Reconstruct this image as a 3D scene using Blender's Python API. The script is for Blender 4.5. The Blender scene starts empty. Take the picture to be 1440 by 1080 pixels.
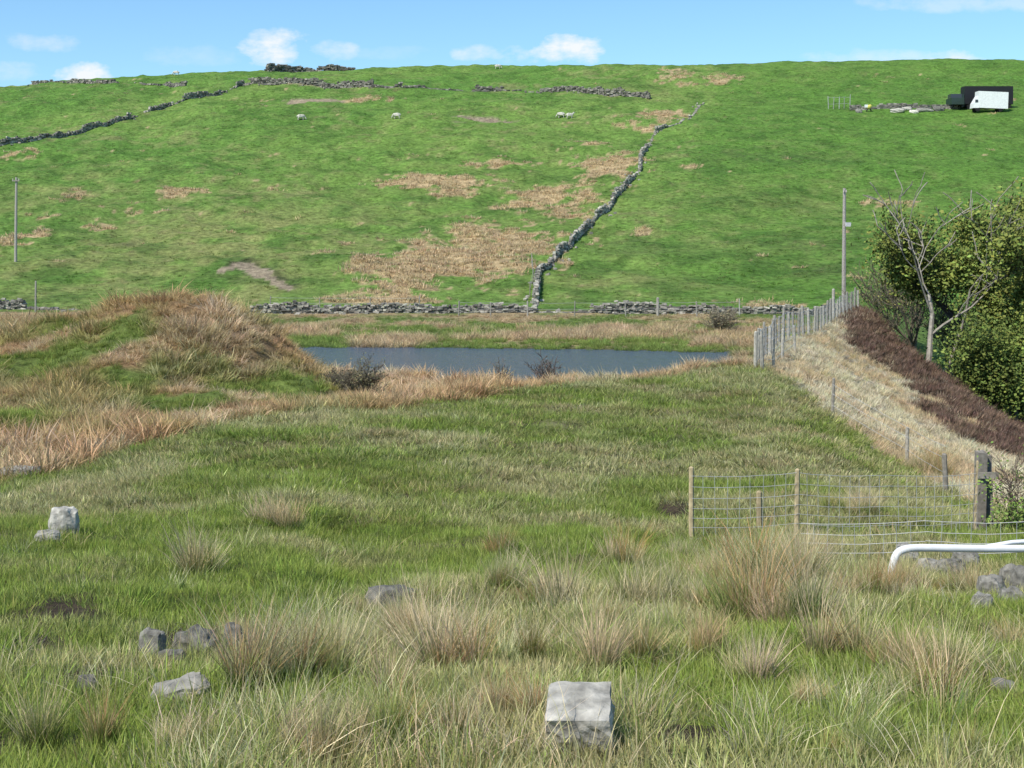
import bpy, math, random
import numpy as np
from mathutils import Vector, Matrix
random.seed(7); rng=np.random.default_rng(7)
F=1978.0; CU=720.0; HV=330.0     # focal length (px), bearing and horizon reference used to convert survey angles
scene=bpy.context.scene

# ------------------------------------------------------------------ noise
def _h(ix,iy,seed):
    n=(ix.astype(np.int64)*374761393+iy.astype(np.int64)*668265263+seed*1442695041)&0xffffffff
    n=((n^(n>>13))*1274126177)&0xffffffff
    n=(n^(n>>16))&0xffffffff
    return n/4294967295.0
def vnoise(x,y,seed=0):
    x=np.asarray(x,float);y=np.asarray(y,float)
    ix=np.floor(x);iy=np.floor(y);fx=x-ix;fy=y-iy
    fx=fx*fx*(3-2*fx);fy=fy*fy*(3-2*fy)
    a=_h(ix,iy,seed);b=_h(ix+1,iy,seed);c=_h(ix,iy+1,seed);d=_h(ix+1,iy+1,seed)
    return (a*(1-fx)+b*fx)*(1-fy)+(c*(1-fx)+d*fx)*fy
def fbm(x,y,scale,octs=4,seed=0):
    s=0;a=1;t=0;f=1/scale
    for i in range(octs):
        s=s+a*vnoise(x*f+i*17.3,y*f-i*9.1,seed+i);t+=a;a*=.5;f*=2.03
    return s/t
def sm(a,b,x):
    t=np.clip((x-a)/(b-a),0,1);return t*t*(3-2*t)
def pchip(xk,yk,x):
    xk=np.asarray(xk,float);yk=np.asarray(yk,float)
    h=np.diff(xk);d=np.diff(yk)/h
    m=np.zeros(len(xk))
    for i in range(1,len(xk)-1):
        if d[i-1]*d[i]>0:
            w1=2*h[i]+h[i-1];w2=h[i]+2*h[i-1]
            m[i]=(w1+w2)/(w1/d[i-1]+w2/d[i])
    m[0]=d[0];m[-1]=d[-1]
    x=np.clip(x,xk[0],xk[-1])
    i=np.clip(np.searchsorted(xk,x)-1,0,len(xk)-2)
    t=(x-xk[i])/h[i]
    return ((1+2*t)*(1-t)**2)*yk[i]+t*(1-t)**2*h[i]*m[i]+t*t*(3-2*t)*yk[i+1]+t*t*(t-1)*h[i]*m[i+1]

# ------------------------------------------------------------------ terrain profiles (y, value) value>0 sight angle, <0 height
L5=[(2,-1.75),(6,1080),(9,930),(14,812),(20,740)]
M5=[(2,-1.75),(6,1080),(9,940),(14,828),(20,760)]
R5=[(2,-1.75),(6,1080),(9,950),(14,845),(20,775)]
prof={
-400:L5+[(21,-4.3),(22,-4.45),(23,-4.6),(24,-4.7),(25,-4.8),(28,-5.1),(35,-4.8),(45,-4.0),(54,-3.5),(64,-5),(75,-6.8),(80,-6.8),(88,-6.7),(100,-6.6),(116,-6.4)],
0:L5+[(22,-4.4),(23.5,-4.55),(25,-4.7),(26.5,-4.8),(28,-4.88),(31,-5.25),(38,-5.05),(48,510),(56,462),(64,-5.2),(75,-6.8),(80,-6.8),(88,-6.7),(100,-6.6),(116,-6.4)],
120:L5+[(22,-4.35),(24,-4.5),(26.5,-4.68),(29,-4.8),(31,-4.9),(34,-5.2),(40,-4.8),(47,497),(53,445),(61,-5),(73,-6.8),(79,-6.9),(88,-6.85),(100,-6.7),(116,-6.45)],
200:L5+[(22.5,-4.35),(25,-4.5),(28,-4.65),(30.5,-4.75),(33,-4.84),(36,-5.13),(41,-4.65),(46,495),(51,424),(60,-4.7),(70,-6.9),(79,-7.4),(88,-7.0),(100,-6.9),(116,-6.5)],
290:L5+[(23,-4.35),(26,-4.5),(29,-4.65),(32,-4.75),(35.2,-4.84),(38,-5.1),(43,-4.75),(47,490),(51,430),(60,-4.8),(69.5,-7.0),(78,-7.7),(88,-7.0),(100,-6.9),(116,-6.5)],
350:L5+[(23,-4.3),(26.5,-4.5),(30,-4.65),(33,-4.75),(36.5,-4.84),(39,-5.05),(43.5,-4.95),(47.5,505),(51.5,452),(60,-5.4),(69,-7.0),(78,-7.9),(88,-7.0),(100,-6.9),(116,-6.5)],
420:L5+[(23,-4.3),(27,-4.5),(31,-4.65),(34,-4.75),(37.8,-4.84),(40.5,-5.05),(44.5,-5.1),(48.5,522),(52,500),(60,-6.2),(69,-7.0),(78,-7.9),(88,-7.0),(100,-6.9),(116,-6.5)],
490:M5+[(23,-4.4),(27,-4.55),(31,-4.68),(35,-4.78),(39,-4.84),(42,-5.15),(46,-5.45),(50,-5.7),(54,-5.95),(60,-6.6),(68.5,-7.0),(78,-7.9),(88,-7.0),(100,-6.9),(116,-6.5)],
600:M5+[(24,-4.5),(28,-4.62),(32,-4.72),(36,-4.8),(40.5,-4.85),(44,-5.4),(48,-5.95),(53,-6.4),(57,-6.65),(62,-6.88),(67.5,-7.0),(77,-7.9),(87.5,-7.0),(100,-6.9),(116,-6.5)],
800:M5+[(25,-4.75),(30,-4.92),(35,-4.98),(40,-4.92),(45,-4.84),(48,-5.3),(52,-5.9),(56,-6.45),(60,-6.78),(64,-6.92),(68,-7.0),(77,-7.9),(86,-7.0),(100,-6.9),(116,-6.5)],
920:R5+[(26,-4.95),(31,-5.08),(37,-5.08),(42,-4.92),(47.5,-4.82),(50,-5.25),(54,-5.9),(59,-6.5),(63,-6.8),(67,-6.95),(71.5,-7.02),(78,-7.7),(85,-7.0),(100,-6.9),(116,-6.5)],
1000:R5+[(27,-5.0),(33,-5.05),(40,-4.97),(46,-4.85),(51,-4.8),(54,-5.1),(58,-5.7),(63,-6.3),(68,-6.7),(73,-6.93),(76,-7.02),(80,-7.3),(84,-7.0),(100,-6.88),(116,-6.5)],
1060:R5+[(27,-4.95),(33,-4.95),(39,-4.85),(45,-4.75),(50.5,-4.72),(53,-4.85),(57,-5.4),(62,-6.0),(68,-6.5),(74,-6.75),(80,-6.85),(84,-6.85),(90,-6.85),(100,-6.8),(116,-6.5)],
1100:R5+[(28,-4.9),(36,-4.9),(44,-4.85),(52,-4.9),(60,-4.76),(63,-5.1),(66,-5.6),(70,-6.1),(75,-6.6),(79,-6.8),(82,-6.85),(85,-6.85),(90,-6.85),(100,-6.8),(116,-6.5)],
1150:R5+[(30,-5.0),(40,-5.2),(50,-5.46),(60,-5.25),(70,-4.88),(73,-5.2),(76,-5.8),(80,-6.3),(84,-6.6),(88,-6.75),(91,-6.8),(94,-6.82),(98,-6.82),(105,-6.78),(116,-6.55)],
1210:R5+[(32,-5.35),(42,-5.95),(55,-6.18),(72,-5.9),(94,-4.94),(98,-5.4),(102,-6.1),(105,-6.5),(107,-6.7),(109,-6.78),(110,-6.8),(111,-6.8),(112,-6.78),(114,-6.7),(116,-6.6)],
1250:R5+[(33,-5.7),(42,-6.4),(55,-6.75),(72,-6.75),(88,-6.35),(91,-7.0),(95,-7.4),(99,-7.5),(103,-7.4),(106,-7.3),(108,-7.2),(110,-7.1),(112,-7.0),(114,-6.9),(116,-6.8)],
1300:R5+[(34,-6.07),(42,-6.8),(55,-7.3),(68,-7.45),(79,-7.3),(82,-8.0),(85,-8.5),(90,-8.8),(95,-8.7),(100,-8.4),(103,-8.1),(106,-7.8),(109,-7.5),(112,-7.3),(116,-7.0)],
1440:R5+[(34,-6.45),(42,-7.6),(50,-8.3),(58,-8.85),(66,-9.25),(70,-10.0),(75,-10.3),(82,-10.2),(90,-9.9),(97,-9.4),(101,-9.0),(105,-8.6),(109,-8.2),(112,-7.9),(116,-7.5)],
1800:R5+[(34,-7.0),(42,-8.5),(50,-9.4),(58,-10.2),(66,-10.8),(70,-11.3),(75,-11.5),(82,-11.3),(90,-10.9),(97,-10.3),(101,-9.9),(105,-9.5),(109,-9.1),(112,-8.8),(116,-8.4)],
}
ucol=sorted(prof)
skyU=[-400,0,200,400,600,800,1000,1200,1440,1800]
skyV=[130,122,111,102,98,95,91,90,86,84]
hy=[122,132,145,170,200,237,262,320]
hv=[425,392,355,300,235,172,140]
KY=[];KZ=[]
for u in ucol:
    p=list(prof[u])
    ky=[a for a,b in p];kz=[(HV-b)/F*a if b>0 else b for a,b in p]
    sv=np.interp(u,skyU,skyV)
    for a,b in zip(hy,hv):
        bb=b+ (10 if (u<=200 and a>=237) else 0)
        if a==122 and u>=1300: bb=b+8*(u-1200)/240
        ky.append(a);kz.append((HV-bb)/F*a)
    z3=(HV-sv)/F*320
    ky+=[320,350,430,3500];kz+=[z3,z3+1.0,z3+1.5,z3+1.5]
    KY.append(ky);KZ.append(kz)
KY=np.array(KY);KZ=np.array(KZ)
UG=np.arange(-400,1801,10.0)
YG=np.exp(np.linspace(math.log(2),math.log(3500),1600))
KYi=np.array([pchip(ucol,KY[:,k],UG) for k in range(KY.shape[1])]).T
KZi=np.array([pchip(ucol,KZ[:,k],UG) for k in range(KZ.shape[1])]).T
LUT=np.array([pchip(KYi[i],KZi[i],YG) for i in range(len(UG))])
CREST=lambda u:np.interp(u,UG,KYi[:,9])
lg0=math.log(2);lgs=(math.log(3500)-lg0)/1599
def bearing(x,y): return CU+F*np.asarray(x)/np.maximum(y,3.0)
def H(x,y):
    x=np.atleast_1d(np.asarray(x,float));y=np.atleast_1d(np.asarray(y,float))
    u=np.clip(bearing(x,y),-400,1799.9)
    fu=(u+400)/10;iu=np.minimum(fu.astype(int),len(UG)-2);fu=fu-iu
    fy=(np.log(np.clip(y,2,3490))-lg0)/lgs;iy=np.minimum(fy.astype(int),1598);fy=fy-iy
    z=(LUT[iu,iy]*(1-fu)+LUT[iu+1,iy]*fu)*(1-fy)+(LUT[iu,iy+1]*(1-fu)+LUT[iu+1,iy+1]*fu)*fy
    near=1-sm(60,75,y)
    z=z+near*(.20*(fbm(x,y,.9,3,3)-.5)+.42*(fbm(x,y,3.2,3,5)-.5))
    beh=sm(0,3,y-CREST(u))*near
    z=z+beh*(.8*(fbm(x,y,2.2,3,9)-.5))
    mid=sm(88,96,y)*(1-sm(120,130,y))
    z=z+mid*.15*(fbm(x,y,3,3,11)-.5)
    far=sm(118,140,y)*(1-sm(400,600,y))
    lf=1-.5*sm(-1,3,x-(13+(y-136)*.19))
    z=z+far*(2.0*(fbm(x,y,22,3,13)-.5)+lf*(1.1*(fbm(x,y,6,3,15)-.5)+.6*(fbm(x,y,1.7,2,16)-.5)))
    return z
def H1(x,y): return float(H(x,y)[0])
def hit(u,v,y0=4.0,y1=330.0):
    ys=np.exp(np.linspace(math.log(y0),math.log(y1),3000))
    g=H((u-CU)/F*ys,ys)-(HV-v)/F*ys
    k=np.argmax(g>=0)
    if g[k]<0: k=len(ys)-1
    yy=ys[k];return ((u-CU)/F*yy,yy)
def at(u,y): return ((u-CU)/F*y,y)

# ------------------------------------------------------------------ helpers
def nt(mat):
    mat.use_nodes=True;n=mat.node_tree;n.nodes.clear();return n
def N(t,ty,**k):
    n=t.nodes.new(ty)
    for a,b in k.items(): setattr(n,a,b)
    return n
def simple_mat(name,col,rough=.8,noise=.35,scale=6,bump=.3,attr=None,metal=0,bdist=.02):
    m=bpy.data.materials.new(name);t=nt(m)
    o=N(t,'ShaderNodeOutputMaterial');b=N(t,'ShaderNodeBsdfPrincipled')
    b.inputs['Roughness'].default_value=rough;b.inputs['Metallic'].default_value=metal;b.inputs['Specular IOR Level'].default_value=.25
    tc=N(t,'ShaderNodeTexCoord');nz=N(t,'ShaderNodeTexNoise');nz.inputs['Scale'].default_value=scale;nz.inputs['Detail'].default_value=6
    t.links.new(tc.outputs['Object'],nz.inputs['Vector'])
    mr=N(t,'ShaderNodeMapRange');mr.inputs[1].default_value=.25;mr.inputs[2].default_value=.75
    mr.inputs[3].default_value=1-noise;mr.inputs[4].default_value=1+noise
    t.links.new(nz.outputs[0],mr.inputs[0])
    vm=N(t,'ShaderNodeVectorMath',operation='SCALE')
    if attr:
        a=N(t,'ShaderNodeAttribute',attribute_name=attr);t.links.new(a.outputs['Color'],vm.inputs[0])
    else: vm.inputs[0].default_value=col
    t.links.new(mr.outputs[0],vm.inputs['Scale']);t.links.new(vm.outputs[0],b.inputs['Base Color'])
    if bump:
        bp=N(t,'ShaderNodeBump');bp.inputs['Strength'].default_value=bump;bp.inputs['Distance'].default_value=bdist
        t.links.new(nz.outputs[0],bp.inputs['Height']);t.links.new(bp.outputs[0],b.inputs['Normal'])
    t.links.new(b.outputs[0],o.inputs[0]);return m
class MB:
    def __init__(s): s.v=[];s.f=[];s.c=[];s.m=[]
    def add(s,vs,fs,col=(.5,.5,.5),mi=0):
        o=len(s.v);s.v+= [tuple(p) for p in vs];s.c+=[tuple(col)+(1,)]*len(vs)
        for f in fs: s.f.append(tuple(i+o for i in f));s.m.append(mi)
    def box(s,c,d,rot=None,jit=0,col=(.5,.5,.5),mi=0):
        vs=[]
        for sx in(-1,1):
            for sy in(-1,1):
                for sz in(-1,1):
                    p=Vector((sx*d[0]/2*(1+random.uniform(-jit,jit)),sy*d[1]/2*(1+random.uniform(-jit,jit)),sz*d[2]/2*(1+random.uniform(-jit,jit))))
                    if rot is not None:p=rot@p
                    vs.append(p+Vector(c))
        s.add(vs,[(0,1,3,2),(4,6,7,5),(0,4,5,1),(2,3,7,6),(0,2,6,4),(1,5,7,3)],col,mi)
    def tube(s,pts,rad,n=6,col=(.5,.5,.5),mi=0,cap=True):
        pts=[Vector(p) for p in pts];k=len(pts);vs=[]
        if not hasattr(rad,'__len__'): rad=[rad]*k
        prev=None
        for i,p in enumerate(pts):
            d=(pts[min(i+1,k-1)]-pts[max(i-1,0)]).normalized()
            if prev is None:
                a=Vector((0,0,1)) if abs(d.z)<.9 else Vector((1,0,0));e=d.cross(a).normalized()
            else:
                e=(prev-d*prev.dot(d)).normalized()
            prev=e;g=d.cross(e)
            for j in range(n):
                t=2*math.pi*j/n;vs.append(p+(e*math.cos(t)+g*math.sin(t))*rad[i])
        fs=[]
        for i in range(k-1):
            for j in range(n):
                fs.append((i*n+j,i*n+(j+1)%n,(i+1)*n+(j+1)%n,(i+1)*n+j))
        if cap: fs+=[tuple(range(n))[::-1],tuple(range((k-1)*n,k*n))]
        s.add(vs,fs,col,mi)
    def obj(s,name,mats,parent=None,smooth=False):
        me=bpy.data.meshes.new(name)
        me.from_pydata(s.v,[],s.f)
        a=me.color_attributes.new('col','FLOAT_COLOR','POINT');a.data.foreach_set('color',np.array(s.c,dtype=np.float32).ravel())
        for m in (mats if isinstance(mats,(list,tuple)) else [mats]): me.materials.append(m)
        me.polygons.foreach_set('material_index',s.m)
        if smooth: me.polygons.foreach_set('use_smooth',[True]*len(s.f))
        me.update()
        o=bpy.data.objects.new(name,me);scene.collection.objects.link(o)
        if parent:o.parent=parent
        return o
def empty(name,loc=(0,0,0)):
    e=bpy.data.objects.new(name,None);scene.collection.objects.link(e);e.location=loc;e.empty_display_size=.3;return e

# ------------------------------------------------------------------ patches on the land
def patch(u,v,ru,rv,s=1,y0=4,y1=325):
    x,y=hit(u,v,y0,y1);ya=hit(u,v-rv,y0,y1)[1];yb=hit(u,v+rv,y0,y1)[1]
    return (x,y,ru/F*y,max(abs(ya-yb)/2,.15),s)
brownP=[patch(*p,y0=118) for p in [(640,358,125,24,1),(700,345,80,15,1),(560,398,55,24,.9),(520,372,36,26,.8),(590,372,50,26,.9),(730,350,60,14,.9),(610,256,70,10,.95),(645,268,34,10,.85),(575,258,32,7,.9),(700,232,48,7,.95),(770,280,70,16,.85),(730,290,36,10,.75),(800,300,36,8,.7),(850,238,40,22,.85),(870,225,30,14,.8),(260,268,36,6,.9),(195,298,30,8,.65),(130,322,24,6,.8),(110,275,18,10,.55),
 (500,140,70,4,.6),(950,102,30,8,.75),(1010,112,36,9,.75),(1225,286,34,6,.7),(930,160,34,9,.75),(20,335,36,16,.65),(25,218,34,10,.6),(550,423,95,8,1),(830,200,30,6,.7),(385,268,18,6,.6),(1090,427,60,6,.9),(60,305,30,6,.5),(905,325,26,8,.5),(840,345,20,8,.45),(960,230,20,7,.45),(910,185,20,12,.5),(880,170,36,6,.45)]]
def soil_line(P,w):
    out=[]
    P=[hit(*p,118,325) for p in P]
    for a,b in zip(P[:-1],P[1:]):
        n=max(2,int(math.dist(a,b)/.6))
        for i in range(n): s=i/n;out.append((a[0]+(b[0]-a[0])*s,a[1]+(b[1]-a[1])*s,w*(1+.4*math.sin(i*1.7)),w*1.5,1))
    return out
soilP=soil_line([(312,380),(345,372),(372,388),(395,402),(412,409)],.55)+soil_line([(348,374),(375,390)],.9)+[patch(*p,y0=118) for p in [(680,169,58,3,.95),(440,141,50,2.5,.8),(430,120,50,2,.6),(645,171,25,2,.6)]]
darkP=soil_line([(325,372),(350,366),(378,382),(402,397),(418,407)],.6)+[patch(*p,y0=118) for p in [(1160,380,50,8,.6),(900,352,60,8,.4),(1140,345,80,9,.45),(1080,220,120,8,.35)]]
oliveP=[patch(*p,y0=118) for p in [(330,335,190,55,1),(150,390,220,38,.8),(470,330,100,36,.8),(900,400,130,16,.8),(1000,330,150,26,.6),(1100,290,140,24,.5),(300,405,220,28,.8),(880,130,70,12,.6),(80,270,100,36,.6),(700,290,160,40,.4)]]
mudP=[patch(*p,y1=50) for p in [(950,725,50,18,1),(565,703,40,7,.8),(250,905,75,26,1),(60,862,90,26,.85),(540,845,60,12,.9),(120,962,50,24,.9),(780,690,35,8,.6),(960,1020,70,40,.6),(40,905,50,22,.8),(470,668,25,8,.5),(585,610,20,5,.5),(700,668,30,6,.5),(1330,790,60,12,.6),(230,655,20,6,.4),(900,1000,60,30,.5),(860,640,25,6,.4),(180,845,40,10,.6),(330,800,40,8,.5),(1030,1000,50,25,.5),(1400,970,60,20,.6),(680,770,60,8,.5)]]
def pm(P,x,y):
    m=np.zeros_like(x)
    for (cx,cy,rx,ry,s) in P:
        k=(np.abs(x-cx)<rx*3)&(np.abs(y-cy)<ry*3)
        if not k.any(): continue
        d=((x[k]-cx)/rx)**2+((y[k]-cy)/ry)**2
        m[k]=np.maximum(m[k],s*np.exp(-d*.8))
    return m
fenceU=[1060,1100,1170,1230,1275,1330,1400,1500];fenceY=[50.5,47,42,40.5,38,33,29,27]
def masks(x,y):
    u=bearing(x,y);cr=CREST(u)
    n1=fbm(x,y,2.5,4,21);n2=fbm(x,y,.8,3,23);n3=fbm(x,y,7,3,25)
    yb=np.interp(u,fenceU,fenceY)
    right=sm(1055,1075,u)
    pale=right*sm(-.5,1.0,y-yb)*(1-sm(0,4,y-cr))
    t=(y-yb)/np.maximum(cr-yb,1)
    hea=pale*sm(.56,.66,t+.9*(n1-.5)+.5*(n3-.5))*sm(1175,1200,u)
    dip=sm(-.3,.8,y-cr)
    brownback=dip*(1-sm(66,70,y)*sm(480,520,u))*(1-sm(96,100,y))*(1-sm(1060,1090,u))
    return u,cr,n1,n2,n3,pale,hea,brownback
def moundgreen(x,y,u,n1,n3):
    # greener flanks of the spoil mound
    g=sm(.47,.56,n1*.55+n3*.45)
    P=np.zeros_like(x)
    for (cu,cy,ru,ry,s) in [(420,45.5,60,3.6,1),(175,47.0,45,3.8,1),(60,47.5,85,2.4,.9),(335,42,55,3,.8),(110,51,50,2,.7),(255,40.5,60,2.2,.8),(30,38,50,1.6,.5)]:
        P=np.maximum(P,s*np.exp(-(((u-cu)/ru)**2+((y-cy)/ry)**2)))
    return np.clip(.85*g*(.35+P)+P*sm(.36,.50,n1),0,1)
G=np.array
def mix(a,b,t):
    t=np.asarray(t)[...,None];return a*(1-t)+b*t
C_HILL=G([.105,.215,.038]);C_HILL2=G([.145,.245,.05]);C_OL=G([.23,.25,.085]);C_BR=G([.44,.33,.18]);C_SOIL=G([.31,.25,.17]);C_DK=G([.05,.05,.03])
C_TURF=G([.15,.20,.05]);C_TURF2=G([.23,.24,.10]);C_STRAW=G([.50,.40,.24]);C_RED=G([.42,.27,.14]);C_MUD=G([.09,.068,.045]);C_PALE=G([.58,.51,.36]);C_HEA=G([.13,.085,.065])
def gcolor(x,y):
    u,cr,n1,n2,n3,pale,hea,bb=masks(x,y)
    big=fbm(x,y,30,3,31)
    hill=mix(C_HILL,C_HILL2,sm(.35,.65,big))
    rightf=sm(0,1,(x-(13+ (y-136)*.19)))
    hill=mix(hill,G([.095,.20,.032]),.6*rightf)
    ol=pm(oliveP,x,y)
    hill=mix(hill,C_OL,np.clip(ol*sm(.3,.6,n1*.6+n3*.5)+.25*sm(.5,.7,n1),0,.95)*(1-.35*rightf))
    hill=mix(hill,G([.055,.125,.022]),.6*sm(.52,.70,fbm(x,y,3.5,4,37)))
    hill=mix(hill,C_BR*.8,.30*sm(.6,.72,fbm(x,y,1.8,4,39)*.6+.4*fbm(x,y,14,2,40))*(1-.6*rightf))
    br=pm(brownP,x,y);hill=mix(hill,C_BR,sm(.42,.56,br*.9+.9*(n2-.5)+1.0*(n1-.5)))
    so=pm(soilP,x,y);hill=mix(hill,C_DK,pm(darkP,x,y)*sm(.3,.5,n2)*.8)
    hill=mix(hill,C_SOIL,sm(.4,.55,so+.4*(n2-.5)))
    near=mix(C_TURF,C_TURF2,sm(.35,.65,n1));near=mix(near,C_MUD,.45*sm(.5,.68,n2))
    near=mix(near,C_STRAW*.6,.5*sm(.55,.7,fbm(x,y,1.3,3,41)))
    near=mix(near,C_MUD,sm(.35,.55,pm(mudP,x,y)+.5*(n2-.5)))
    mg=moundgreen(x,y,u,n1,n3)
    back=mix(C_RED*.75,C_TURF,mg)
    near=mix(near,back,bb)
    near=mix(near,C_PALE*.9,pale);near=mix(near,C_HEA,hea)
    bank=mix(C_BR*.85,G([.13,.18,.05]),sm(.42,.58,n3*.6+n1*.4))
    k=sm(84,89,y);near=mix(near,bank,k)
    rv=sm(1200,1240,u)*sm(.5,3,y-cr)
    near=mix(near,G([.11,.18,.045]),rv)
    c=mix(near,hill,sm(116,119,y))
    c=mix(c,G([.06,.055,.04]),(y>64)*(y<90)*sm(-6.95,-7.03,H(x,y)))
    return c

# ------------------------------------------------------------------ ground sheet
ys=np.concatenate([np.arange(-8,4.5,.2),np.exp(np.arange(math.log(4.5),math.log(430),.0058)),np.exp(np.linspace(math.log(440),math.log(3400),25))])
cs=np.concatenate([np.linspace(-1.1,-.44,50)[:-1],np.linspace(-.44,.44,470),np.linspace(.44,1.1,50)[1:]])
Y,C=np.meshgrid(ys,cs,indexing='ij');X=C*(Y+10)
nr,nc=X.shape
x=X.ravel();y=Y.ravel();z=H(x,y)
me=bpy.data.meshes.new('ground')
me.vertices.add(len(x));me.vertices.foreach_set('co',np.stack([x,y,z],1).astype(np.float32).ravel())
i=np.arange(nr-1)[:,None]*nc+np.arange(nc-1)[None,:]
q=np.stack([i,i+1,i+nc+1,i+nc],-1).reshape(-1,4)
me.loops.add(q.size);me.loops.foreach_set('vertex_index',q.ravel().astype(np.int32))
me.polygons.add(len(q));me.polygons.foreach_set('loop_start',np.arange(0,q.size,4,dtype=np.int32));me.polygons.foreach_set('loop_total',np.full(len(q),4,dtype=np.int32))
me.polygons.foreach_set('use_smooth',np.ones(len(q),bool))
me.update(calc_edges=True)
gc=gcolor(x,y)
a=me.color_attributes.new('gcol','FLOAT_COLOR','POINT');a.data.foreach_set('color',np.concatenate([gc,np.ones((len(x),1))],1).astype(np.float32).ravel())
ground=bpy.data.objects.new('ground',me);scene.collection.objects.link(ground)
m=bpy.data.materials.new('grassland');t=nt(m)
o=N(t,'ShaderNodeOutputMaterial');b=N(t,'ShaderNodeBsdfPrincipled');b.inputs['Roughness'].default_value=.95;b.inputs['Specular IOR Level'].default_value=.1
at_=N(t,'ShaderNodeAttribute',attribute_name='gcol');tc=N(t,'ShaderNodeTexCoord')
def nz(scale,det,rough=.6):
    n=N(t,'ShaderNodeTexNoise');n.inputs['Scale'].default_value=scale;n.inputs['Detail'].default_value=det;n.inputs['Roughness'].default_value=rough
    t.links.new(tc.outputs['Object'],n.inputs['Vector']);return n
def mr(n,a,b_,c,d):
    r=N(t,'ShaderNodeMapRange');r.inputs[1].default_value=a;r.inputs[2].default_value=b_;r.inputs[3].default_value=c;r.inputs[4].default_value=d
    t.links.new(n.outputs[0],r.inputs[0]);return r
n1=nz(1.6,8,.78);n2=nz(.45,5);n3=nz(14,6,.7)
m1=mr(n1,.34,.66,.42,1.58);m2=mr(n2,.3,.7,.8,1.2);m3=mr(n3,.3,.7,.65,1.35)
mm=N(t,'ShaderNodeMath',operation='MULTIPLY');t.links.new(m1.outputs[0],mm.inputs[0]);t.links.new(m2.outputs[0],mm.inputs[1])
mm2=N(t,'ShaderNodeMath',operation='MULTIPLY');t.links.new(mm.outputs[0],mm2.inputs[0]);t.links.new(m3.outputs[0],mm2.inputs[1])
vs=N(t,'ShaderNodeVectorMath',operation='SCALE');t.links.new(at_.outputs['Color'],vs.inputs[0]);t.links.new(mm2.outputs[0],vs.inputs['Scale'])
n4=nz(2.6,7,.8);m4=mr(n4,.54,.68,0,.38)
mx=N(t,'ShaderNodeMix',data_type='RGBA');t.links.new(m4.outputs[0],mx.inputs[0]);t.links.new(vs.outputs[0],mx.inputs[6]);mx.inputs[7].default_value=(.29,.29,.13,1)
t.links.new(mx.outputs[2],b.inputs['Base Color'])
bp=N(t,'ShaderNodeBump');bp.inputs['Strength'].default_value=.9;bp.inputs['Distance'].default_value=.35;t.links.new(n1.outputs[0],bp.inputs['Height'])
t.links.new(bp.outputs[0],b.inputs['Normal']);t.links.new(b.outputs[0],o.inputs[0])
me.materials.append(m)

# ------------------------------------------------------------------ pond
pu=[(200,60),(1025,60),(1035,90),(1000,96),(200,96)]
me=bpy.data.meshes.new('pond_water')
me.from_pydata([((u-CU)/F*yy,yy,-7.0) for u,yy in pu],[],[tuple(range(5))])
pond=bpy.data.objects.new('pond_water',me);scene.collection.objects.link(pond)
m=bpy.data.materials.new('water');t=nt(m);o=N(t,'ShaderNodeOutputMaterial');b=N(t,'ShaderNodeBsdfPrincipled')
b.inputs['Base Color'].default_value=(.085,.11,.14,1);b.inputs['Roughness'].default_value=.18;b.inputs['IOR'].default_value=1.33
tc=N(t,'ShaderNodeTexCoord');mp=N(t,'ShaderNodeMapping');mp.inputs['Scale'].default_value=(.8,1.8,1);t.links.new(tc.outputs['Object'],mp.inputs[0])
n=N(t,'ShaderNodeTexNoise');n.inputs['Scale'].default_value=2.2;n.inputs['Detail'].default_value=4;t.links.new(mp.outputs[0],n.inputs['Vector'])
bp=N(t,'ShaderNodeBump');bp.inputs['Strength'].default_value=1;bp.inputs['Distance'].default_value=.38;t.links.new(n.outputs[0],bp.inputs['Height']);t.links.new(bp.outputs[0],b.inputs['Normal'])
t.links.new(b.outputs[0],o.inputs[0]);me.materials.append(m)

# ------------------------------------------------------------------ grass prototypes
def blade_mat(name):
    m=bpy.data.materials.new(name);t=nt(m);o=N(t,'ShaderNodeOutputMaterial')
    tca=N(t,'ShaderNodeAttribute',attribute_name='tc');bca=N(t,'ShaderNodeAttribute',attribute_name='bc')
    h=N(t,'ShaderNodeAttribute',attribute_name='bh')
    sp=N(t,'ShaderNodeSeparateXYZ');t.links.new(h.outputs['Vector'],sp.inputs[0])
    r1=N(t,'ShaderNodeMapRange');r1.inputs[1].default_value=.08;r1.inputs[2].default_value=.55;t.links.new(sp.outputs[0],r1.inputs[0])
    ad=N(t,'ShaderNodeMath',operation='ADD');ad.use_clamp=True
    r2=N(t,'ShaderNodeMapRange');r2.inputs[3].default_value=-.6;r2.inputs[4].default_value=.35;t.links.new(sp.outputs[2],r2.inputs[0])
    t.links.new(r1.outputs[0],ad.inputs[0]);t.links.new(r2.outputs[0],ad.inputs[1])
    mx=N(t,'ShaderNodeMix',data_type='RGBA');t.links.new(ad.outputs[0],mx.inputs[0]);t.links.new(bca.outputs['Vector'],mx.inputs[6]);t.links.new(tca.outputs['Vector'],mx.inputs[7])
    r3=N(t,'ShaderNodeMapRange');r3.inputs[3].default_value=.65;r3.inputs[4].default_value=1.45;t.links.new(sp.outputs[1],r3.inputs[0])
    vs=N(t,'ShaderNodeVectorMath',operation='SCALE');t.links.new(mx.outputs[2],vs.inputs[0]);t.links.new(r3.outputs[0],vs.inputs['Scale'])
    d=N(t,'ShaderNodeBsdfDiffuse');tr=N(t,'ShaderNodeBsdfTranslucent');ms=N(t,'ShaderNodeMixShader');ms.inputs[0].default_value=.3
    t.links.new(vs.outputs[0],d.inputs[0]);t.links.new(vs.outputs[0],tr.inputs[0]);t.links.new(d.outputs[0],ms.inputs[1]);t.links.new(tr.outputs[0],ms.inputs[2]);t.links.new(ms.outputs[0],o.inputs[0])
    return m
BM=blade_mat('grass_blades')
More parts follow.
